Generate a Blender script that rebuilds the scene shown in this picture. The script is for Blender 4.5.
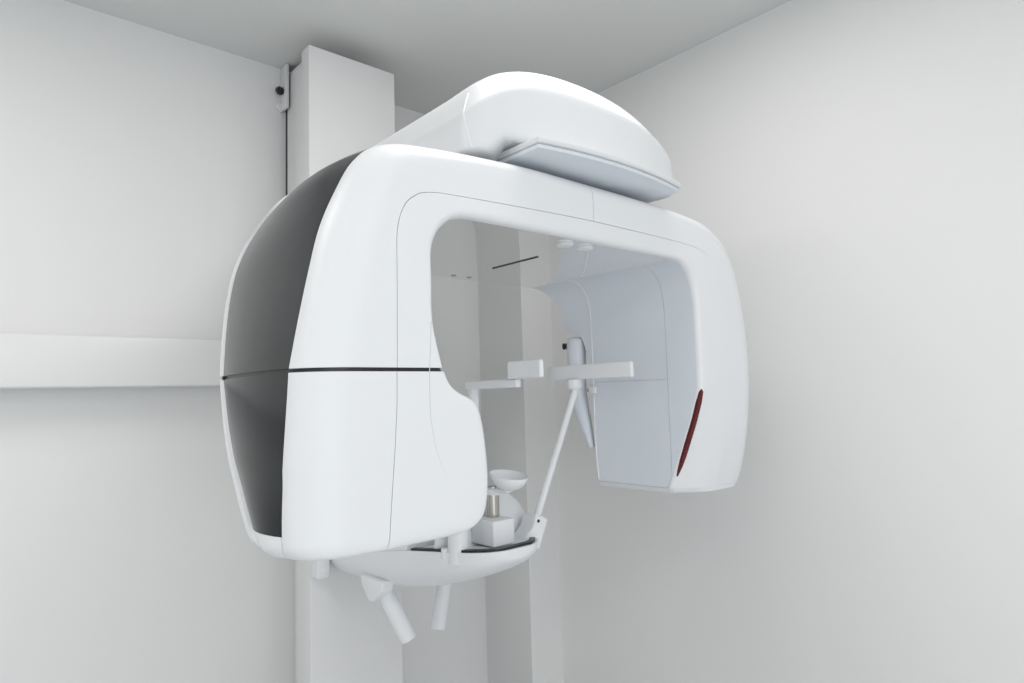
import bpy, bmesh, math
from mathutils import Vector, Matrix

# ------------------------------------------------------------------ clear
for o in list(bpy.data.objects):
    bpy.data.objects.remove(o, do_unlink=True)
SC = bpy.context.scene
COL = SC.collection

# ------------------------------------------------------------------ camera
# X runs along the left wall, Y along the right wall, Z up (metres).
YAW, PITCH, ROLL, FPX = math.radians(41.55), math.radians(4.67), math.radians(-1.637), 648.0
fw = Vector((math.sin(YAW) * math.cos(PITCH), math.cos(YAW) * math.cos(PITCH), math.sin(PITCH)))
rt = Vector((math.cos(YAW), -math.sin(YAW), 0.0))
up = rt.cross(fw)
r2 = rt * math.cos(ROLL) + up * math.sin(ROLL)
u2 = -rt * math.sin(ROLL) + up * math.cos(ROLL)
cam_data = bpy.data.cameras.new('camera')
cam_data.sensor_width = 36.0
cam_data.lens = FPX * 36.0 / 1024.0
cam_data.clip_start = 0.02
cam = bpy.data.objects.new('camera', cam_data)
COL.objects.link(cam)
m3 = Matrix((r2, u2, -fw)).transposed()
cam.matrix_world = Matrix.Translation((0, 0, 1.5)) @ m3.to_4x4()
SC.camera = cam

# ------------------------------------------------------------------ world, lights, exposure
w = bpy.data.worlds.new('world')
SC.world = w
w.use_nodes = True
w.node_tree.nodes['Background'].inputs['Color'].default_value = (0.85, 0.92, 1.0, 1)
w.node_tree.nodes['Background'].inputs['Strength'].default_value = 0.3
SC.view_settings.view_transform = 'Standard'
SC.view_settings.look = 'None'
SC.view_settings.gamma = 1.0
SC.view_settings.use_curve_mapping = False
SC.view_settings.exposure = -0.19


def area_light(name, loc, size, power, color, target):
    d = bpy.data.lights.new(name, 'AREA')
    d.shape = 'RECTANGLE'
    d.size, d.size_y = size
    d.energy = power
    d.color = color
    o = bpy.data.objects.new(name, d)
    COL.objects.link(o)
    o.location = loc
    o.rotation_euler = (Vector(target) - Vector(loc)).to_track_quat('-Z', 'Y').to_euler()
    return o


# recessed ceiling panels of the room, shining straight down
WARM = (1.0, 0.97, 0.93)
for px, py, sx, pw in ((0.88, 0.74, 0.5, 6), (0.5, -0.95, 1.2, 14), (-0.9, -0.3, 1.2, 6), (-0.55, 1.12, 0.6, 9)):
    area_light('ceiling_panel_light', (px, py, 2.53), (sx, 0.5), pw, WARM, (px, py, 0))
# added cool fill from behind the camera; the wall there has no window
area_light('cool_fill_light', (-0.3, -1.74, 1.5), (2.2, 1.6), 19, (0.90, 0.95, 1.0), (-0.3, 1.0, 1.5))


# ------------------------------------------------------------------ materials
def mat(name, col, rough=0.5, metal=0.0, spec=0.5, coat=0.0, bump=0.0, bscale=200.0, var=0.0, vscale=3.0):
    m = bpy.data.materials.new(name)
    m.use_nodes = True
    nt = m.node_tree
    b = nt.nodes['Principled BSDF']
    b.inputs['Base Color'].default_value = (*col, 1)
    b.inputs['Roughness'].default_value = rough
    b.inputs['Metallic'].default_value = metal
    b.inputs['Specular IOR Level'].default_value = spec
    if coat:
        b.inputs['Coat Weight'].default_value = coat
        b.inputs['Coat Roughness'].default_value = 0.08
    tc = nt.nodes.new('ShaderNodeTexCoord')
    if bump:
        n = nt.nodes.new('ShaderNodeTexNoise')
        n.inputs['Scale'].default_value = bscale
        n.inputs['Detail'].default_value = 3
        nt.links.new(tc.outputs['Object'], n.inputs['Vector'])
        bp = nt.nodes.new('ShaderNodeBump')
        bp.inputs['Strength'].default_value = bump
        bp.inputs['Distance'].default_value = 0.001
        nt.links.new(n.outputs['Fac'], bp.inputs['Height'])
        nt.links.new(bp.outputs['Normal'], b.inputs['Normal'])
    if var:
        n2 = nt.nodes.new('ShaderNodeTexNoise')
        n2.inputs['Scale'].default_value = vscale
        n2.inputs['Detail'].default_value = 2
        nt.links.new(tc.outputs['Object'], n2.inputs['Vector'])
        r = nt.nodes.new('ShaderNodeMapRange')
        r.inputs['To Min'].default_value = 1 - var
        r.inputs['To Max'].default_value = 1 + var
        nt.links.new(n2.outputs['Fac'], r.inputs['Value'])
        mx = nt.nodes.new('ShaderNodeMix')
        mx.data_type = 'RGBA'
        mx.blend_type = 'MULTIPLY'
        mx.inputs['Factor'].default_value = 1
        mx.inputs['A'].default_value = (*col, 1)
        nt.links.new(r.outputs['Result'], mx.inputs['B'])
        nt.links.new(mx.outputs['Result'], b.inputs['Base Color'])
    return m


M_WALL = mat('wall_paint', (0.825, 0.83, 0.83), 0.75, bump=0.05, bscale=180, var=0.01, vscale=2)
M_CEIL = mat('ceiling_paint', (0.74, 0.75, 0.75), 0.85, bump=0.04, bscale=150)
M_FLOOR = mat('floor_vinyl', (0.80, 0.81, 0.82), 0.4, bump=0.03, bscale=60, var=0.03)
M_RAIL = mat('rail_plastic', (0.80, 0.81, 0.81), 0.35, bump=0.01)
M_COLUMN = mat('column_paint', (0.78, 0.785, 0.79), 0.5, bump=0.02, bscale=300)
M_WHITE = mat('white_plastic', (0.81, 0.83, 0.85), 0.38, bump=0.012, bscale=400)
M_CREAM = mat('arm_plastic', (0.73, 0.75, 0.77), 0.42, bump=0.012, bscale=400)
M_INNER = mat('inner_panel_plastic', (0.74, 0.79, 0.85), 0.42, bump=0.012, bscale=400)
M_UNDER = mat('gloss_underside', (0.97, 0.97, 0.965), 0.04, metal=0.82, spec=0.8)
M_CORE = mat('seam_grey', (0.60, 0.62, 0.64), 0.6)
M_BLACK = mat('black_gap', (0.01, 0.01, 0.011), 0.35)
M_DARK = mat('smoked_panel', (0.008, 0.009, 0.012), 0.16, spec=0.40)
M_RED = mat('red_lens', (0.11, 0.004, 0.006), 0.22, spec=0.35)
M_STEEL = mat('brushed_steel', (0.46, 0.44, 0.41), 0.20, metal=1.0, bump=0.02, bscale=300)
M_SUPPORT = mat('support_plastic', (0.82, 0.84, 0.865), 0.4, bump=0.01, bscale=400)
M_SCREW = mat('screw_metal', (0.35, 0.34, 0.32), 0.35, metal=1.0)


# ------------------------------------------------------------------ mesh helpers
def obj(name, verts, faces, m, parent=None, sharp=35, smooth=True, normals=True):
    me = bpy.data.meshes.new(name)
    me.from_pydata([tuple(v) for v in verts], [], faces)
    if normals:
        bm = bmesh.new()
        bm.from_mesh(me)
        bmesh.ops.remove_doubles(bm, verts=bm.verts, dist=1e-6)
        bmesh.ops.recalc_face_normals(bm, faces=bm.faces)
        bm.to_mesh(me)
        bm.free()
    me.materials.append(m)
    if smooth:
        me.polygons.foreach_set('use_smooth', [True] * len(me.polygons))
        me.set_sharp_from_angle(angle=math.radians(sharp))
    o = bpy.data.objects.new(name, me)
    COL.objects.link(o)
    if parent is not None:
        o.parent = parent
    return o


def empty(name, loc):
    o = bpy.data.objects.new(name, None)
    o.empty_display_size = 0.05
    COL.objects.link(o)
    o.location = loc
    return o


def bevelled(bm, r, seg=3, angle=30):
    es = [e for e in bm.edges if len(e.link_faces) == 2 and e.calc_face_angle(0) > math.radians(angle)]
    bmesh.ops.bevel(bm, geom=es, offset=r, segments=seg, profile=0.5, affect='EDGES', clamp_overlap=True)


def from_bm(name, bm, m, parent=None, sharp=35):
    bmesh.ops.recalc_face_normals(bm, faces=bm.faces)
    me = bpy.data.meshes.new(name)
    bm.to_mesh(me)
    bm.free()
    me.materials.append(m)
    me.polygons.foreach_set('use_smooth', [True] * len(me.polygons))
    me.set_sharp_from_angle(angle=math.radians(sharp))
    o = bpy.data.objects.new(name, me)
    COL.objects.link(o)
    if parent is not None:
        o.parent = parent
    return o


def box(name, x, y, z, m, parent=None, r=0.003, seg=3, sharp=50):
    bm = bmesh.new()
    vs = [bm.verts.new((x[i], y[j], z[k])) for i in (0, 1) for j in (0, 1) for k in (0, 1)]
    for f in ((0, 1, 3, 2), (4, 6, 7, 5), (0, 4, 5, 1), (2, 3, 7, 6), (0, 2, 6, 4), (1, 5, 7, 3)):
        bm.faces.new([vs[i] for i in f])
    if r:
        bmesh.ops.bevel(bm, geom=list(bm.edges), offset=r, segments=seg, profile=0.5, affect='EDGES')
    return from_bm(name, bm, m, parent, sharp)


def prism(name, pts, a0, a1, axis, m, parent=None, r=0.002, seg=3):
    """closed 2D outline extruded along one axis, edges rounded"""
    bm = bmesh.new()

    def P(p, a):
        return {'X': (a, p[0], p[1]), 'Y': (p[0], a, p[1]), 'Z': (p[0], p[1], a)}[axis]
    A = [bm.verts.new(P(p, a0)) for p in pts]
    B = [bm.verts.new(P(p, a1)) for p in pts]
    bm.faces.new(A)
    bm.faces.new(list(reversed(B)))
    n = len(pts)
    for i in range(n):
        j = (i + 1) % n
        bm.faces.new((A[i], B[i], B[j], A[j]))
    bmesh.ops.recalc_face_normals(bm, faces=bm.faces)
    if r:
        bevelled(bm, r, seg)
    return from_bm(name, bm, m, parent, 40)


def tube(name, path, radii, m, parent=None, n=20, caps=True, flat=1.0, round_end=0.0):
    """round bar through path points with a radius for each point"""
    path = [Vector(p) for p in path]
    if not isinstance(radii, (list, tuple)):
        radii = [radii] * len(path)
    radii = list(radii)
    if round_end:
        d = (path[0] - path[1]).normalized()
        e = (path[-1] - path[-2]).normalized()
        k = round_end
        path = [path[0], path[0] - d * k * 0.3, path[0] - d * k] + path[1:-1] + [path[-1] - e * k, path[-1] - e * k * 0.3, path[-1]]
        radii = [radii[0] - k, radii[0] - k * 0.3, radii[0]] + radii[1:-1] + [radii[-1], radii[-1] - k * 0.3, radii[-1] - k]
    V, F = [], []
    prev = None
    for i, p in enumerate(path):
        t = (path[min(i + 1, len(path) - 1)] - path[max(i - 1, 0)]).normalized()
        if prev is None:
            ref = Vector((0, 0, 1)) if abs(t.z) < 0.9 else Vector((1, 0, 0))
            a = t.cross(ref).normalized()
        else:
            a = (prev - t * prev.dot(t)).normalized()
        b = t.cross(a)
        prev = a
        for k in range(n):
            q = 2 * math.pi * k / n
            V.append(p + a * math.cos(q) * radii[i] + b * math.sin(q) * radii[i] * flat)
    for i in range(len(path) - 1):
        for k in range(n):
            F.append((i * n + k, i * n + (k + 1) % n, (i + 1) * n + (k + 1) % n, (i + 1) * n + k))
    if caps:
        F.append(tuple(range(n - 1, -1, -1)))
        F.append(tuple((len(path) - 1) * n + k for k in range(n)))
    return obj(name, V, F, m, parent, 40)


def lathe(name, prof, center, m, parent=None, n=32, axis=None):
    """profile of (radius, height) turned about the vertical (or a given axis)"""
    ax = Vector(axis).normalized() if axis else Vector((0, 0, 1))
    q = Vector((0, 0, 1)).rotation_difference(ax)
    c = Vector(center)
    V, F = [], []
    for r, h in prof:
        for k in range(n):
            a = 2 * math.pi * k / n
            V.append(c + q @ Vector((r * math.cos(a), r * math.sin(a), h)))
    L = len(prof)
    for i in range(L - 1):
        for k in range(n):
            F.append((i * n + k, i * n + (k + 1) % n, (i + 1) * n + (k + 1) % n, (i + 1) * n + k))
    F.append(tuple(range(n - 1, -1, -1)))
    F.append(tuple((L - 1) * n + k for k in range(n)))
    return obj(name, V, F, m, parent, 40)


def cr(a, b, c, d, t):
    return 0.5 * (2 * b + (c - a) * t + (2 * a - 5 * b + 4 * c - d) * t * t + (3 * b - a - 3 * c + d) * t ** 3)


def interp(rows, n):
    """Catmull-Rom through rows of numbers, n steps between each pair"""
    out = []
    L = len(rows)
    for i in range(L - 1):
        A, B, C, D = rows[max(i - 1, 0)], rows[i], rows[i + 1], rows[min(i + 2, L - 1)]
        for k in range(n):
            out.append([cr(a, b, c, d, k / n) for a, b, c, d in zip(A, B, C, D)])
    out.append(list(rows[-1]))
    return out


def tag(o, label, cat=None, kind=None, group=None):
    o['label'] = label
    if cat:
        o['category'] = cat
    if kind:
        o['kind'] = kind
    if group:
        o['group'] = group
    return o


# ------------------------------------------------------------------ room
H, XR, YL, XB, YB = 2.55, 1.71, 1.95, -1.7, -1.8


def slab(name, x, y, z, m, label, cat):
    o = box(name, x, y, z, m, None, 0)
    return tag(o, label, cat, 'structure')


T = 0.12
slab('wall_left', (XB - T, 1.56), (YL, YL + T), (0, H), M_WALL, 'plain pale grey wall behind the x-ray machine column', 'wall')
slab('wall_right', (XR, XR + T), (YB - T, YL + T), (0, H), M_WALL, 'plain pale grey wall to the right of the x-ray machine', 'wall')
slab('wall_corner', (1.56, XR), (1.704, YL + T), (0, H), M_WALL, 'boxed-in pipe chase filling the corner between the two walls', 'wall')
slab('ceiling', (XB - T, XR + T), (YB - T, YL + T), (H, H + T), M_CEIL, 'flat grey-white ceiling over the x-ray machine', 'ceiling')
slab('floor', (XB - T, XR + T), (YB - T, YL + T), (-T, 0), M_FLOOR, 'plain light grey floor of the room', 'floor')
slab('wall_back', (XB - T, XB), (YB - T, YL + T), (0, H), M_WALL, 'plain pale grey side wall opposite the right wall', 'wall')
slab('wall_near', (XB, XR), (YB - T, YB), (0, H), M_WALL, 'plain pale grey wall behind the viewer', 'wall')

# ------------------------------------------------------------------ wall rail
rail = empty('wall_rail', (-0.6, YL, 1.547))
tag(rail, 'white plastic cable trunking running along the left wall to the machine', 'cable trunking')


def child(o, p):
    o.parent = p
    o.matrix_parent_inverse = Matrix.Translation(p.location).inverted()
    return o


prof = [(1.95, 1.546), (1.867, 1.546), (1.862, 1.549), (1.862, 1.664), (1.866, 1.673), (1.95, 1.676)]
child(prism('cover', prof, -1.69, 0.742, 'X', M_RAIL, None, 0.002), rail)

# ------------------------------------------------------------------ x-ray machine
MACH = empty('dental_xray_machine', (0.885, 1.7, 0.0))
tag(MACH, 'large white panoramic dental x-ray machine with arched rotating gantry on a wall column', 'x-ray machine')


def part(o):
    return child(o, MACH)


def sub(o, p):
    o.parent = p
    return o


# --- column
column = part(box('column', (0.745, 1.020), (1.66, 1.713), (0.0, 2.492), M_COLUMN, None, 0.003))
part(box('column_spine', (0.765, 1.000), (1.7135, 1.80), (0.0, 2.480), M_COLUMN, None, 0.002))
part(box('column_rail', (0.794, 0.980), (1.8005, 1.93), (1.30, 2.525), M_COLUMN, None, 0.002))
part(box('column_foot_rail', (0.822, 0.960), (1.8005, 1.9495), (0.0, 1.2995), M_COLUMN, None, 0.002))
part(box('gap_shade_fill', (0.797, 0.96), (1.9305, 1.9495), (1.31, 2.44), M_BLACK, None, 0.0))  # black fill stands in for the shade between rail and wall
bracket = part(box('wall_bracket', (0.779, 0.7885), (1.902, 1.9495), (2.408, 2.548), M_COLUMN, None, 0.0015))
foot = [(0.7795, 2.404), (0.7795, 2.435), (0.7645, 2.428), (0.7645, 2.416)]
part(prism('bracket_foot', foot, 1.936, 1.9495, 'Y', M_COLUMN, None, 0.001, 2))
part(lathe('bolt', [(0.009, 0), (0.009, 0.004), (0.0125, 0.0045), (0.0125, 0.015), (0.008, 0.017), (0.008, 0.021)], (0.7788, 1.928, 2.466), M_BLACK, None, 18, (-1, -0.15, 0)))


# --- overhead arm with its head
CX = 0.928
AX = 0.897  # rotation axis


def make_arm():
    hw, yb_, yfc = 0.292, 1.659, 0.772
    plan = []
    n = 10
    for k in range(9):
        plan.append((-hw, yb_ + (0.835 - yb_) * (k / 8) ** 0.6))
    rc = 0.062

    def front(x):
        return yfc + 0.36 * x * x
    x1 = -hw + rc
    p0, p1, p2 = (-hw, 0.835), (-hw, front(-hw) - 0.004), (x1, front(x1))
    for k in range(1, n + 1):
        t = k / n
        plan.append(tuple((1 - t) ** 2 * a + 2 * t * (1 - t) * b + t * t * c for a, b, c in zip(p0, p1, p2)))
    for k in range(1, 12):
        x = x1 + (0 - x1) * k / 11
        plan.append((x, front(x)))
    plan = plan + [(-x, y) for x, y in reversed(plan[:-1])]
    yc = 1.25

    def arch(x, y):
        return 1.966 + 0.074 * (1 - abs(x / hw) ** 4.2)

    def bottom(x, y):
        # raised over the tray, lower at the two front corners
        t = min(1.0, max(0.0, (0.262 + x) / 0.04))
        return 1.902 + (0.027 * t * t * (3 - 2 * t) if y < 1.0 else 0.0)
    rows = []

    def shrink(x, y, d):
        return x * (1 - d / hw), (yc + (y - yc) * (1 - d / (yc - yfc)) if y < yc else y)
    # underside edge, rounded lower edge, wall
    for d, h in ((0.05, 0.0), (0.022, 0.0), (0.012, 0.0005), (0.004, 0.002), (0.001, 0.005), (0.0, 0.009)):
        rows.append([(*shrink(x, y, d), bottom(x, y) + h) for x, y in plan])
    for f in (0.08, 0.9, 1.0):
        rows.append([(x, y, bottom(x, y) + 0.009 + (arch(x, y) - bottom(x, y) - 0.009) * f) for x, y in plan])
    # rounded shoulder, then the flat crown
    R = 0.052
    for k in list(range(1, 11)) + [12, 15, 20, 26, 34, 43, 50]:
        d = R * (k / 10) ** 1.5 if k <= 10 else R + (hw - R) * (k - 10) / 40
        row = []
        for x, y in plan:
            xx, yy = shrink(x, y, d)
            t = min(1.0, d / R)
            f = min(1.0, max(0.0, (0.93 - y) / 0.15))
            row.append((xx, yy, arch(xx, yy) + (0.028 + 0.004 * f * f * (3 - 2 * f) + 0.024 * (1 - (xx / hw) ** 2)) * math.sin(math.pi / 2 * t)))
        rows.append(row)
    V = [(CX + x, y, z) for row in rows for x, y, z in row]
    N = len(plan)
    F = []
    for i in range(len(rows) - 1):
        for k in range(N - 1):
            F.append((i * N + k, i * N + k + 1, (i + 1) * N + k + 1, (i + 1) * N + k))
    F.append(tuple(range(N)))
    F.append(tuple([i * N for i in range(len(rows))] + [i * N + N - 1 for i in reversed(range(len(rows)))]))
    return V, F, rows


aV, aF, arows = make_arm()
arm = part(obj('overhead_arm', aV, aF, M_CREAM, None, 50))
# joint between arm and head: fine bright bead up the left side, leaning forward at its foot
bead = []
for row, jj in zip(arows[4:15], [11.8, 11.4, 11.2, 9.6, 9.5, 9.55, 9.6, 9.7, 9.8, 10.0, 10.2]):
    a, b = Vector(row[int(jj)]), Vector(row[int(jj) + 1])
    p = a + (b - a) * (jj - int(jj))
    bead.append((CX + p.x, p.y, p.z))
sub_bead = tube('joint_bead', bead, 0.0016, M_WHITE, None, 8)
sub_bead.parent = arm

# --- curved tray under the head
tray_pts = []
for k in range(17):
    x = -0.203 + 0.406 * k / 16
    tray_pts.append((0.927 + x, 0.716 + 0.5 * x * x))
tray_pts += [(0.927 + 0.206, 0.95), (0.927 - 0.206, 0.95)]
tray = part(prism('tray', tray_pts, 1.9115, 1.922, 'Z', M_CREAM, None, 0.002, 2))
low = [(0.927 + (x - 0.927) * 0.985, y + 0.004) for x, y in tray_pts]
sub(prism('tray_base', low, 1.9035, 1.9112, 'Z', M_INNER, None, 0.002, 2), tray)
hub = part(lathe('rotation_hub', [(0.09, 0), (0.09, 0.08)], (AX, 1.02, 1.86), M_CORE, None, 40))

# --- gantry -----------------------------------------------------------------
YF = 0.78
# columns: Ix Iz Mx Mz Ox Oz front ri ro roy yb_in yb_out
UP = [
    (0.558, 1.5420, 0.4770, 1.5420, 0.3430, 1.5420, YF, 0.010, 0.075, 0.050, 1.08, 1.112),
    (0.542, 1.6090, 0.4780, 1.6090, 0.3560, 1.6090, YF, 0.010, 0.075, 0.050, 1.10, 1.143),
    (0.542, 1.6780, 0.4790, 1.6780, 0.3705, 1.6760, YF, 0.012, 0.073, 0.050, 1.12, 1.167),
    (0.543, 1.7150, 0.4800, 1.7350, 0.3860, 1.7370, YF, 0.014, 0.070, 0.050, 1.14, 1.173),
    (0.551, 1.7400, 0.4900, 1.7700, 0.4080, 1.7910, YF, 0.014, 0.062, 0.048, 1.16, 1.160),
    (0.566, 1.7590, 0.5070, 1.7900, 0.4340, 1.8390, YF, 0.014, 0.052, 0.045, 1.18, 1.125),
    (0.588, 1.7720, 0.5350, 1.8020, 0.4720, 1.8700, YF, 0.014, 0.045, 0.042, 1.20, 1.120),
    (0.630, 1.7765, 0.6000, 1.8070, 0.5450, 1.8830, YF, 0.014, 0.036, 0.040, 1.22, 1.150),
    (0.800, 1.7780, 0.8000, 1.8140, 0.7300, 1.8930, YF, 0.014, 0.030, 0.036, 1.225, 1.200),
    (0.903, 1.7780, 0.9030, 1.8160, 0.9030, 1.8950, YF, 0.014, 0.030, 0.036, 1.225, 1.220),
    (1.000, 1.7780, 1.0000, 1.8160, 1.0600, 1.8930, YF, 0.014, 0.030, 0.036, 1.225, 1.220),
    (1.110, 1.7780, 1.1300, 1.8150, 1.2100, 1.8880, YF, 0.014, 0.034, 0.036, 1.225, 1.200),
    (1.160, 1.7770, 1.2250, 1.8120, 1.2950, 1.8810, YF, 0.014, 0.040, 0.038, 1.225, 1.180),
    (1.192, 1.7700, 1.2800, 1.8030, 1.3480, 1.8660, YF, 0.014, 0.050, 0.042, 1.220, 1.160),
    (1.217, 1.7500, 1.3100, 1.7880, 1.3940, 1.8400, YF, 0.014, 0.058, 0.046, 1.205, 1.150),
    (1.230, 1.7200, 1.3280, 1.7600, 1.4300, 1.7980, YF, 0.013, 0.062, 0.050, 1.190, 1.140),
    (1.235, 1.6850, 1.3350, 1.7100, 1.4560, 1.7350, YF, 0.012, 0.065, 0.052, 1.182, 1.130),
    (1.236, 1.6600, 1.3370, 1.6700, 1.4680, 1.6850, YF, 0.012, 0.065, 0.052, 1.178, 1.120),
    (1.236, 1.6520, 1.3375, 1.6580, 1.4720, 1.6680, YF, 0.012, 0.065, 0.052, 1.135, 1.118),
    (1.236, 1.6100, 1.3380, 1.6150, 1.4790, 1.6200, YF, 0.012, 0.065, 0.052, 1.112, 1.110),
    (1.236, 1.5600, 1.3390, 1.5600, 1.4820, 1.5600, YF, 0.012, 0.065, 0.052, 1.104, 1.105),
    (1.236, 1.5000, 1.3390, 1.4980, 1.4820, 1.4960, 0.782, 0.012, 0.065, 0.052, 1.100, 1.100),
    (1.236, 1.4400, 1.3390, 1.4360, 1.4820, 1.4340, 0.788, 0.012, 0.064, 0.052, 1.097, 1.095),
    (1.236, 1.3800, 1.3390, 1.3760, 1.4820, 1.3740, 0.798, 0.012, 0.062, 0.052, 1.094, 1.090),
    (1.236, 1.3200, 1.3390, 1.3180, 1.4815, 1.3160, 0.812, 0.012, 0.060, 0.052, 1.090, 1.085),
    (1.236, 1.2800, 1.3390, 1.2780, 1.4780, 1.2760, 0.826, 0.012, 0.058, 0.052, 1.086, 1.080),
]
LOW = [
    (0.5610, 1.5365, 0.4765, 1.5365, 0.3425, 1.5365, YF, 0.0100, 0.0750, 0.0500, 1.0800, 1.1090),
    (0.5677, 1.5220, 0.4762, 1.5120, 0.3409, 1.5070, YF, 0.0100, 0.0750, 0.0500, 1.0700, 1.0970),
    (0.5775, 1.5110, 0.4758, 1.4920, 0.3392, 1.4820, YF, 0.0100, 0.0750, 0.0500, 1.0600, 1.0850),
    (0.5922, 1.5030, 0.4745, 1.4700, 0.3376, 1.4580, YF, 0.0120, 0.0750, 0.0500, 1.0500, 1.0720),
    (0.6100, 1.4960, 0.4728, 1.4460, 0.3360, 1.4330, YF, 0.0140, 0.0750, 0.0500, 1.0400, 1.0560),
    (0.6240, 1.4840, 0.4710, 1.4220, 0.3348, 1.4110, YF, 0.0160, 0.0750, 0.0500, 1.0300, 1.0400),
    (0.6330, 1.4600, 0.4690, 1.4000, 0.3350, 1.3910, YF, 0.0160, 0.0750, 0.0500, 1.0200, 1.0250),
    (0.6390, 1.4200, 0.4670, 1.3760, 0.3345, 1.3710, YF, 0.0160, 0.0750, 0.0500, 1.0000, 1.0080),
    (0.6420, 1.3780, 0.4650, 1.3540, 0.3340, 1.3520, YF, 0.0160, 0.0750, 0.0500, 0.9800, 0.9910),
    (0.6390, 1.3400, 0.4630, 1.3300, 0.3340, 1.3310, YF, 0.0160, 0.0740, 0.0500, 0.9600, 0.9720),
    (0.6310, 1.3180, 0.4615, 1.3120, 0.3345, 1.3150, YF, 0.0160, 0.0720, 0.0500, 0.9500, 0.9570),
    (0.6150, 1.3050, 0.4600, 1.3020, 0.3375, 1.3050, 0.7815, 0.0160, 0.0700, 0.0500, 0.9400, 0.9460),
    (0.5950, 1.2980, 0.4595, 1.2960, 0.3450, 1.2980, 0.7860, 0.0160, 0.0640, 0.0460, 0.9300, 0.9350),
    (0.5820, 1.2950, 0.4595, 1.2935, 0.3560, 1.2945, 0.7960, 0.0160, 0.0560, 0.0400, 0.9200, 0.9250),
]
NA, NB, NC, ND, NE, NF = 8, 6, 4, 8, 12, 8
NSUB = 5


def setback(z, x):
    # front inner edge of the right leg runs back towards its foot
    if x < 1.0 or z > 1.5:
        return 0.0
    tab = [(1.5, 0.0), (1.44, 0.013), (1.38, 0.027), (1.32, 0.038), (1.25, 0.042)]
    for (a, p), (b, q) in zip(tab, tab[1:]):
        if b <= z <= a:
            return p + (q - p) * (a - z) / (a - b)
    return tab[-1][1]


def section(s, inset=0.0, y1=0.868, y2=1.090):
    ix, iz, mx, mz, ox, oz, fy, ri, ro, roy, ybi, ybo = s
    I, Mp, O = Vector((ix, iz)), Vector((mx, mz)), Vector((ox, oz))
    n1 = (Mp - I).normalized()
    n2 = (O - Mp).normalized()
    fi = setback(iz, ix)
    if ox < 0.5:
        ybo -= 0.010
    if inset:
        I = I + n1 * inset
        O = O - n2 * inset
        fy += inset
        ybi -= inset
        ybo -= inset
        y1 = max(y1, fy + fi + ri + 0.004)
    y2 = min(y2, ybi - 0.003)
    fyi = fy + fi
    y1 = max(y1, fyi + ri + 0.002)
    L = []

    def add(p, y):
        L.append(Vector((p.x, y, p.y)))
    # inner side, with lines at y2 and y1 (3 + 3 + 2 steps)
    for k in range(3):
        add(I, ybi + (y2 - ybi) * k / 3)
    for k in range(3):
        add(I, y2 + (y1 - y2) * k / 3)
    for k in range(2):
        add(I, y1 + (fyi + ri - y1) * k / 2)
    for k in range(NB):
        t = math.pi / 2 * k / NB
        add(I + n1 * ri * (1 - math.cos(t)), fyi + ri * (1 - math.sin(t)))
    a = I + n1 * ri
    for k in range(NC):
        add(a + (Mp - a) * k / NC, fyi + (fy - fyi) * (1 - (1 - k / NC) ** 2))
    b = O - n2 * ro
    for k in range(ND):
        add(Mp + (b - Mp) * k / ND, fy)
    for k in range(NE):
        t = math.pi / 2 * k / NE
        add(b + n2 * ro * math.sin(t), fy + roy * (1 - math.cos(t)))
    rim_ = 0.013 + (0.013 * min(1, max(0, (1.53 - oz) / 0.15)) if ox < 0.5 else 0)
    bulge = 0.010 if ox < 0.5 else 0.0
    for k in range(NF):
        t = k / NF
        add(O + n2 * bulge * (1 - (2 * t - 1) ** 2), fy + roy + (ybo - rim_ - fy - roy) * t)
    add(O, ybo - rim_)
    add(O + n2 * 0.004, ybo - rim_ + 0.002)
    add(O + n2 * 0.003, ybo - 0.003)
    add(O - n2 * 0.003, ybo)
    return L


U_Y2, U_Y1, U_IN = 3, 6, NA
U_M = NA + NB + NC
U_D = U_M + ND
U_SIDE = U_D + NE
U_RIM = U_SIDE + NF
U_END = U_RIM + 3
UPS = interp(UP, NSUB)
LOWS = interp(LOW, 4)


def patch(name, stations, s0, s1, u0, u1, m, parent, g=0.0005, thick=0.004, inset=0.0, gaps=(1, 1, 1, 1), fade=None):
    """panel cut from the gantry surface, drawn back a little at its joints"""
    rows = [section(stations[i], inset)[u0:u1 + 1] for i in range(s0, s1 + 1)]
    gs0, gs1, gu0, gu1 = gaps

    def pull(a, b, d):
        v = b - a
        return a + v.normalized() * min(d, v.length * 0.4) if v.length > 1e-6 else a
    for i, r in enumerate(rows):
        k = 1.0
        if fade:
            k = min(1.0, max(0.05, (fade[1] - (s0 + i)) / (fade[1] - fade[0])))
        if gu0:
            r[0] = pull(r[0], r[1], g * gu0 * k)
        if gu1:
            r[-1] = pull(r[-1], r[-2], g * gu1 * k)
    for j in range(len(rows[0])):
        if gs0:
            rows[0][j] = pull(rows[0][j], rows[1][j], g * gs0)
        if gs1:
            rows[-1][j] = pull(rows[-1][j], rows[-2][j], g * gs1)
    V = [v for r in rows for v in r]
    n = len(rows[0])
    F = [(i * n + k, (i + 1) * n + k, (i + 1) * n + k + 1, i * n + k + 1) for i in range(len(rows) - 1) for k in range(n - 1)]
    if stations is LOWS:      # listed downwards: turn the faces outwards
        F = [f[::-1] for f in F]
    o = obj(name, V, F, m, None, 60, normals=False)
    md = o.modifiers.new('thickness', 'SOLIDIFY')
    md.thickness = thick
    md.offset = -1
    md.use_even_offset = False
    es = o.modifiers.new('edges', 'EDGE_SPLIT')
    es.split_angle = math.radians(50)
    o.parent = parent
    return o


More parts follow.
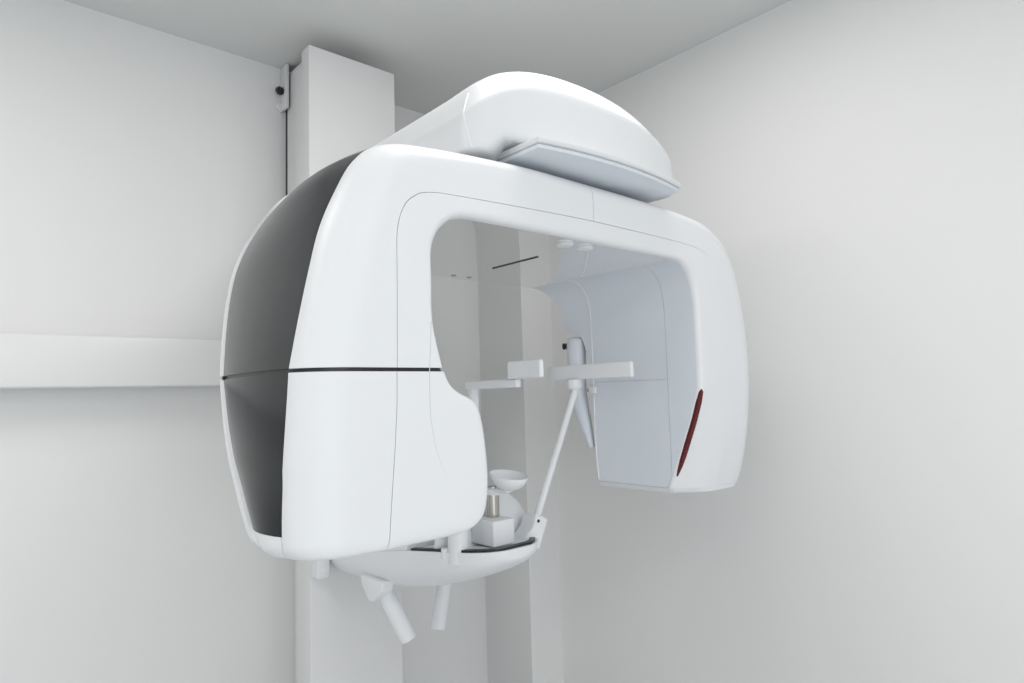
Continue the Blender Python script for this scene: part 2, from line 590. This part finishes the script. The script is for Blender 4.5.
def solid(name, stations, s0, s1, inset, m, parent, normals=True):
    rows = [section(stations[i], inset) for i in range(s0, s1 + 1)]
    V = [v for r in rows for v in r]
    n = len(rows[0])
    F = [(i * n + k, (i + 1) * n + k, (i + 1) * n + (k + 1) % n, i * n + (k + 1) % n) for i in range(len(rows) - 1) for k in range(n)]
    F.append(tuple(range(n)))
    F.append(tuple((len(rows) - 1) * n + k for k in range(n)))
    o = obj(name, V, F, m, None, 50)
    o.parent = parent
    return o


NU, NL = len(UPS) - 1, len(LOWS) - 1
S = lambda i: i * NSUB
gantry = obj('gantry', *(lambda rows: ([v for r in rows for v in r],
             [(i * len(rows[0]) + k, (i + 1) * len(rows[0]) + k, (i + 1) * len(rows[0]) + (k + 1) % len(rows[0]), i * len(rows[0]) + (k + 1) % len(rows[0]))
              for i in range(len(rows) - 1) for k in range(len(rows[0]))] +
             [tuple(range(len(rows[0]))), tuple((len(rows) - 1) * len(rows[0]) + k for k in range(len(rows[0])))]))(
    [section(s, 0.0048) for s in UPS]), M_CORE, None, 50)
part(gantry)
gantry['label'] = 'arched white rotating gantry'

G = gantry
FADE = (S(12), S(14))
patch('front_shell', UPS, 0, S(9), U_M, U_SIDE, M_WHITE, G, gaps=(0, 1, 1, 1))
patch('front_shell', UPS, S(9), NU, U_M, U_SIDE, M_WHITE, G, gaps=(1, 0, 1, 0), fade=FADE)
patch('opening_bezel', UPS, 0, NU, U_IN, U_M, M_WHITE, G, gaps=(0, 0, 0, 1), fade=FADE)
pan = patch('side_panel', UPS, 0, S(6), U_SIDE, U_RIM, M_DARK, G, gaps=(0, 1, 1, 1))
pan['label'] = 'smoked dark upper side panel'
patch('top_cover', UPS, S(6), S(14), U_SIDE, U_END, M_WHITE, G, gaps=(0, 0, 1, 0))
patch('outer_cover', UPS, S(14), NU, U_SIDE, U_END, M_WHITE, G, gaps=(0, 0, 0, 0))
patch('rear_rim', UPS, 0, S(6), U_RIM, U_END, M_WHITE, G, gaps=(0, 0, 0, 0))
patch('inner_cover', UPS, 0, S(5), 0, U_IN, M_WHITE, G, gaps=(0, 0, 0, 0))
und = patch('underside_panel', UPS, S(5), S(12), 0, U_IN, M_UNDER, G, gaps=(0, 1, 0, 0))
und['label'] = 'glossy grey underside panel'
patch('rear_strip', UPS, S(12), NU, 0, U_Y2, M_INNER, G, gaps=(1, 0, 0, 0))
patch('detector_panel', UPS, S(12), S(21) - 2, U_Y2, U_Y1, M_INNER, G, gaps=(1, 0.6, 0.6, 1))
patch('detector_panel', UPS, S(21) - 2, NU, U_Y2, U_Y1, M_INNER, G, gaps=(0.6, 1, 0.6, 1))
patch('inner_band', UPS, S(12), NU, U_Y1, U_IN, M_INNER, G, gaps=(1, 0, 1, 0))

# bottom of the right leg
last = list(UP[-1])
c0 = list(last)
c0[1] -= 0.0002; c0[3] -= 0.0002; c0[5] -= 0.0002
c1 = list(c0)
c1[1] -= 0.010; c1[3] -= 0.010; c1[5] -= 0.010
c1[0] += 0.007; c1[4] -= 0.004; c1[6] += 0.003
c2 = list(c1)
c2[1] -= 0.003; c2[3] -= 0.003; c2[5] -= 0.003
c2[0] += 0.006; c2[4] -= 0.010; c2[6] += 0.010
solid('bottom_cover', [c0, c1, c2], 0, 2, 0.0, M_WHITE, G)

# lower left leg
solid('lower_chassis', LOWS, 0, NL, 0.0048, M_CORE, G)
patch('lower_shell', LOWS, 0, NL, U_M, U_SIDE, M_WHITE, G, gaps=(0, 0, 1, 1))
patch('tube_cover', LOWS, 0, NL, 0, U_M, M_WHITE, G, gaps=(0, 0, 0, 1))
PL = 37
pan2 = patch('side_panel', LOWS, 0, PL, U_SIDE, U_RIM, M_DARK, G, gaps=(0, 1, 1, 1))
pan2['label'] = 'smoked dark lower side panel'
patch('side_border', LOWS, PL, NL, U_SIDE, U_RIM, M_WHITE, G, gaps=(0, 0, 1, 0))
patch('rear_rim', LOWS, 0, NL, U_RIM, U_END, M_WHITE, G, gaps=(0, 0, 0, 0))
b0 = list(LOW[-1])
b1 = list(b0)
b1[1] -= 0.001; b1[3] -= 0.001; b1[5] -= 0.001
b1[0] -= 0.01; b1[4] += 0.012; b1[6] += 0.012
solid('bottom_cover', [b0, b1], 0, 1, 0.0, M_WHITE, G)
# black joint between upper and lower left leg
j0 = list(UP[0]); j1 = list(LOW[0])
j0[1] = j0[3] = j0[5] = 1.5425
j1[1] = j1[3] = j1[5] = 1.5360
joint = solid('leg_joint', [j0, j1], 0, 1, 0.0025, M_BLACK, G)
joint['label'] = 'black joint line round the left leg'

# crease beside the tube cover
cre = [(0.535, 1.61), (0.533, 1.57), (0.531, 1.54), (0.5305, 1.50), (0.532, 1.467), (0.540, 1.425), (0.552, 1.395), (0.566, 1.371)]
cre = interp([list(p) for p in cre], 4)
tube('crease', [(x, YF + 0.0003, z) for x, z in cre], [0.0007 - 0.0004 * (k / (len(cre) - 1)) ** 2 for k in range(len(cre))], M_CORE, G, 6)

# bright bead between detector panel and rear strip
bd = []
for i in range(S(12), NU + 1, 2):
    p = section(UPS[i])[U_Y2]
    n1 = Vector((UPS[i][2] - UPS[i][0], 0, UPS[i][3] - UPS[i][1])).normalized()
    bd.append(p - n1 * 0.0004)
tube('edge_highlight', bd, 0.0019, M_WHITE, G, 8)

# red positioning-light window on the front inner edge of the right leg
lens_rows = []
for z, k in ((1.500, 0.25), (1.494, 0.8), (1.47, 1.0), (1.43, 1.0), (1.39, 1.0), (1.35, 0.95), (1.33, 0.8), (1.308, 0.35)):
    best = min(UPS[S(19):], key=lambda s: abs(s[1] - z))
    fy, ri = best[6], best[7]
    # interpolate on height
    for a, b in zip(UPS[S(19):-1], UPS[S(19) + 1:]):
        if b[1] <= z <= a[1]:
            t = (a[1] - z) / max(1e-6, a[1] - b[1])
            fy = a[6] + (b[6] - a[6]) * t + setback(z, 1.236)
            ri = a[7] + (b[7] - a[7]) * t
    e = ri * 0.29
    ex, ey = 1.236 + e, fy + e
    q = 0.7071
    lens_rows.append([Vector((ex - 0.0045 * k + 0.002, ey + 0.007 * k, z)), Vector((ex - 0.004 * k, ey - 0.0035 * k, z)),
                      Vector((ex + 0.006 * k, ey - 0.0055 * k, z)), Vector((ex + 0.009 * k, ey + 0.001, z)), Vector((ex + 0.006, ey + 0.008, z))])
V = [v for r in lens_rows for v in r]
F = [(i * 5 + k, (i + 1) * 5 + k, (i + 1) * 5 + (k + 1) % 5, i * 5 + (k + 1) % 5) for i in range(len(lens_rows) - 1) for k in range(5)]
F += [(0, 1, 2, 3, 4), tuple((len(lens_rows) - 1) * 5 + k for k in range(5))]
lens = obj('positioning_light', V, F, M_RED, None, 25)
lens.parent = G
lens['label'] = 'dark red light window'

# underside details: slot, two marker lights, two small screws
box('scan_slot', (0.905, 0.9075), (0.935, 1.08), (1.7762, 1.7778), M_BLACK, G, 0.0)
for x in (0.870, 0.924):
    lathe('marker_light', [(0.017, 0), (0.017, 0.003), (0.013, 0.0055), (0.0, 0.006)][::1], (x, 0.826, 1.7778), M_WHITE, G, 24, (0, 0, -1))
for x in (0.885, 0.93):
    lathe('screw', [(0.006, 0), (0.006, 0.001), (0.004, 0.0015)], (x, 1.195, 1.7778), M_SCREW, G, 14, (0, 0, -1))

# release lever in the notch behind the right leg
lv = [(1.244, 1.150, 1.640), (1.244, 1.151, 1.634), (1.244, 1.152, 1.60), (1.244, 1.152, 1.55), (1.244, 1.150, 1.50), (1.244, 1.142, 1.46), (1.244, 1.128, 1.42), (1.244, 1.110, 1.36)]
lever = tube('release_lever', [(1.244, 1.150, 1.643)] + lv, [0.012, 0.022, 0.025, 0.025, 0.023, 0.022, 0.020, 0.016, 0.008], M_INNER, G, 20)
lathe('lever_knob', [(0.006, 0), (0.006, 0.004), (0.0085, 0.005), (0.0085, 0.010), (0.005, 0.011), (0.005, 0.013), (0.0085, 0.014), (0.0085, 0.018)], (1.240, 1.171, 1.622), M_BLACK, G, 16, (-0.5, 1, 0))
box('latch', (1.226, 1.2355), (1.078, 1.096), (1.496, 1.514), M_WHITE, G, 0.0015)
lathe('latch_screw', [(0.004, 0), (0.004, 0.003)], (1.228, 1.10, 1.505), M_SCREW, G, 12, (-1, 0.6, 0))

# --- patient support
SX = 0.875
HULL = [  # y, half width, deck z, bottom z
    (1.659, 0.098, 1.128, 1.040), (1.56, 0.104, 1.132, 1.040), (1.45, 0.110, 1.140, 1.046), (1.33, 0.117, 1.155, 1.060),
    (1.22, 0.120, 1.174, 1.083), (1.13, 0.117, 1.186, 1.108), (1.08, 0.110, 1.191, 1.126), (1.035, 0.094, 1.194, 1.144),
    (1.008, 0.074, 1.195, 1.158), (0.99, 0.050, 1.196, 1.169), (0.983, 0.028, 1.196, 1.176)]
hr = interp([list(h) for h in HULL], 4)
V, F = [], []
NH = 28
for y, hw, zd, zb in hr:
    # deck edge to deck edge under the keel
    for k in range(NH + 1):
        a = math.pi * k / NH
        c, s_ = math.cos(a), math.sin(a)
        x = -math.copysign(abs(c) ** 0.8, c) * hw
        z = zd - abs(s_) ** 0.75 * (zd - zb)
        V.append((SX + x, y, z))
n = NH + 1
for i in range(len(hr) - 1):
    for k in range(NH):
        F.append((i * n + k, i * n + k + 1, (i + 1) * n + k + 1, (i + 1) * n + k))
    F.append((i * n, (i + 1) * n, (i + 1) * n + NH, i * n + NH))
F.append(tuple(range(n)))
F.append(tuple((len(hr) - 1) * n + k for k in range(n)))
support = part(obj('patient_support', V, F, M_SUPPORT, None, 45))
support['label'] = 'boat-shaped patient support carrying chin rest and handles'
P = support


# raised deck cover
def deck_outline(sc, ycut0, ycut1):
    left = [(SX - hw * sc, y) for y, hw, zd, zb in hr if ycut1 <= y <= ycut0]
    right = [(2 * SX - x, y) for x, y in reversed(left)]
    return left + right


# deck plate follows the slope of the deck
rowsd = [(y, hw * 0.94, zd) for y, hw, zd, zb in hr if 1.21 <= y <= 1.64]
V, F = [], []
for y, hw, zd in rowsd:
    V += [(SX - hw, y, zd + 0.0002), (SX - hw + 0.004, y, zd + 0.009), (SX + hw - 0.004, y, zd + 0.009), (SX + hw, y, zd + 0.0002)]
for i in range(len(rowsd) - 1):
    for k in range(4):
        F.append((i * 4 + k, i * 4 + (k + 1) % 4, (i + 1) * 4 + (k + 1) % 4, (i + 1) * 4 + k))
F += [(0, 1, 2, 3), tuple((len(rowsd) - 1) * 4 + k for k in range(4))]
obj('deck_cover', V, F, M_SUPPORT, P, 40)

# dark curved slot along the front edge of the deck
arc = [(y, hw, zd) for y, hw, zd, zb in interp([list(h) for h in HULL], 8) if 0.986 <= y <= 1.20]
path_l = [(SX - max(0.0, hw - 0.004), y + 0.003, zd) for y, hw, zd in arc]
path = path_l + [(2 * SX - x, y, zd) for x, y, zd in reversed(path_l) if 2 * SX - x < 0.955]
V, F = [], []
for i, (x, y, zd) in enumerate(path):
    a = Vector(path[max(0, i - 1)][:2]); b = Vector(path[min(len(path) - 1, i + 1)][:2])
    t = (b - a).normalized()
    nrm = Vector((-t.y, t.x))
    for d, z in ((0.0, zd - 0.002), (0.0, zd + 0.0045), (0.012, zd + 0.0045), (0.012, zd - 0.002)):
        V.append((x + nrm.x * d, y + nrm.y * d, z))
for i in range(len(path) - 1):
    for k in range(4):
        F.append((i * 4 + k, i * 4 + (k + 1) % 4, (i + 1) * 4 + (k + 1) % 4, (i + 1) * 4 + k))
F += [(0, 1, 2, 3), tuple((len(path) - 1) * 4 + k for k in range(4))]
obj('adjustment_slot', V, F, M_BLACK, P, 40)

# rounded housing behind the chin rest
V, F = [], []
nu, nv = 32, 12
for i in range(nv + 1):
    b = math.pi / 2 * i / nv
    for k in range(nu):
        a = 2 * math.pi * k / nu
        V.append((0.898 + 0.132 * math.cos(a) * math.cos(b), 1.122 + 0.034 * math.sin(a) * math.cos(b), 1.172 + 0.128 * math.sin(b)))
for i in range(nv):
    for k in range(nu):
        F.append((i * nu + k, i * nu + (k + 1) % nu, (i + 1) * nu + (k + 1) % nu, (i + 1) * nu + k))
F.append(tuple(range(nu)))
obj('rear_housing', V, F, M_SUPPORT, P, 60)

# chin rest: block, steel post, cup
blk = [(0.840, 1.020), (0.897, 1.020), (0.897, 1.092), (0.840, 1.092)]
prism('chin_rest_block', blk, 1.196, 1.247, 'Z', M_SUPPORT, P, 0.003, 3)
lathe('chin_post', [(0.0135, 0), (0.0135, 0.062)], (0.878, 1.066, 1.2472), M_STEEL, P, 28)
lathe('post_collar', [(0.016, 0), (0.019, 0.004), (0.019, 0.012), (0.015, 0.016)], (0.881, 1.066, 1.292), M_SUPPORT, P, 28)
V, F = [], []
nu, nv = 36, 10
cc = Vector((0.884, 1.02, 1.311))


def cup_pt(a, q, under):
    x = 0.037 * math.cos(a) * q
    y = 0.042 * math.sin(a) * q
    z = 0.018 * q ** 4
    z += 0.014 * (1 + math.sin(a)) * 0.5 * q ** 2
    if under:
        z -= 0.007 - 0.003 * q
    return cc + Vector((x, y, z))


for under in (False, True):
    for i in range(nv + 1):
        for k in range(nu):
            V.append(cup_pt(2 * math.pi * k / nu, max(0.02, i / nv), under))
half = (nv + 1) * nu
for h in (0, half):
    for i in range(nv):
        for k in range(nu):
            F.append((h + i * nu + k, h + i * nu + (k + 1) % nu, h + (i + 1) * nu + (k + 1) % nu, h + (i + 1) * nu + k))
    F.append(tuple(h + k for k in range(nu)))
for k in range(nu):
    F.append((nv * nu + k, nv * nu + (k + 1) % nu, half + nv * nu + (k + 1) % nu, half + nv * nu + k))
obj('chin_cup', V, F, M_SUPPORT, P, 50)
tube('cup_arm', [(0.881, 1.072, 1.300), (0.882, 1.05, 1.303), (0.884, 1.02, 1.305)], [0.013, 0.013, 0.012], M_SUPPORT, P, 16, flat=0.5)

# temple rests: left post + thin bar + pad, right socket + slanting rod + pad
lathe('post_socket', [(0.017, 0), (0.021, 0.004), (0.021, 0.085), (0.017, 0.092)], (0.788, 1.068, 1.166), M_SUPPORT, P, 32)
lathe('post_foot', [(0.008, 0), (0.010, 0.003), (0.010, 0.020), (0.008, 0.022)], (0.772, 1.088, 1.176), M_SUPPORT, P, 24)
tube('temple_rod', [(0.789, 1.067, 1.250), (0.815, 1.062, 1.40), (0.829, 1.060, 1.47), (0.829, 1.060, 1.520)], [0.009, 0.009, 0.0105, 0.0105], M_SUPPORT, P, 16)
bar_l = prism('temple_bar', [(0.818, 1.075), (0.814, 1.03), (0.813, 0.96), (0.816, 0.912), (0.829, 0.912), (0.830, 0.96), (0.835, 1.03), (0.841, 1.06), (0.836, 1.075)], 1.513, 1.529, 'Z', M_SUPPORT, P, 0.003, 3)
pad_pts = [(0.808, 0.930), (0.813, 0.905), (0.817, 0.875), (0.817, 0.848), (0.825, 0.845), (0.828, 0.850), (0.829, 0.880), (0.826, 0.905), (0.821, 0.932)]
prism('temple_pad', pad_pts, 1.5292, 1.5625, 'Z', M_SUPPORT, P, 0.004, 3)

sock = [(0.932, 1.172), (0.984, 1.165), (1.013, 1.226), (0.978, 1.242), (0.966, 1.215), (0.948, 1.200), (0.930, 1.186)]
prism('rod_socket', sock, 1.038, 1.082, 'Y', M_SUPPORT, P, 0.005, 3)
lathe('socket_screw', [(0.0035, 0), (0.0035, 0.002)], (0.981, 1.0385, 1.226), M_BLACK, P, 12, (0, -1, 0))
tube('slanting_rod', [(0.994, 1.06, 1.222), (1.139, 1.06, 1.512)], 0.0078, M_SUPPORT, P, 18)
lathe('rod_collar', [(0.012, 0), (0.0165, 0.004), (0.0185, 0.010), (0.0185, 0.024)], (1.136, 1.062, 1.507), M_SUPPORT, P, 24)
rb = [(1.135, 1.150), (1.131, 1.10), (1.129, 1.03), (1.131, 0.96), (1.137, 0.893), (1.147, 0.891), (1.1475, 0.90), (1.1445, 0.96), (1.143, 1.03), (1.146, 1.10), (1.151, 1.148), (1.146, 1.156), (1.139, 1.156)]
prism('temple_pad', rb, 1.531, 1.5655, 'Z', M_SUPPORT, P, 0.004, 3)

# handles below the support
prism('handle_mount', [(1.362, 1.036), (1.390, 1.030), (1.425, 1.062), (1.43, 1.085), (1.325, 1.085), (1.332, 1.062)], 0.764, 0.796, 'X', M_SUPPORT, P, 0.005, 3)
tube('grip_handle', [(0.788, 1.366, 1.064), (0.834, 1.330, 0.942)], 0.0195, M_SUPPORT, P, 24, round_end=0.004)
tube('grip_handle', [(0.986, 1.385, 1.075), (0.942, 1.370, 0.928)], 0.0185, M_SUPPORT, P, 24, round_end=0.004)
# carriage clip on the column
clip = part(box('carriage_clip', (0.742, 0.778), (1.612, 1.6595), (1.040, 1.30), M_SUPPORT, None, 0.006))
part(lathe('clip_screw', [(0.006, 0), (0.006, 0.0015), (0.004, 0.002)], (0.760, 1.6118, 1.060), M_SUPPORT, None, 16, (0, -1, 0)))
part(box('carriage', (0.80, 0.985), (1.61, 1.6595), (1.08, 1.32), M_SUPPORT, None, 0.006))
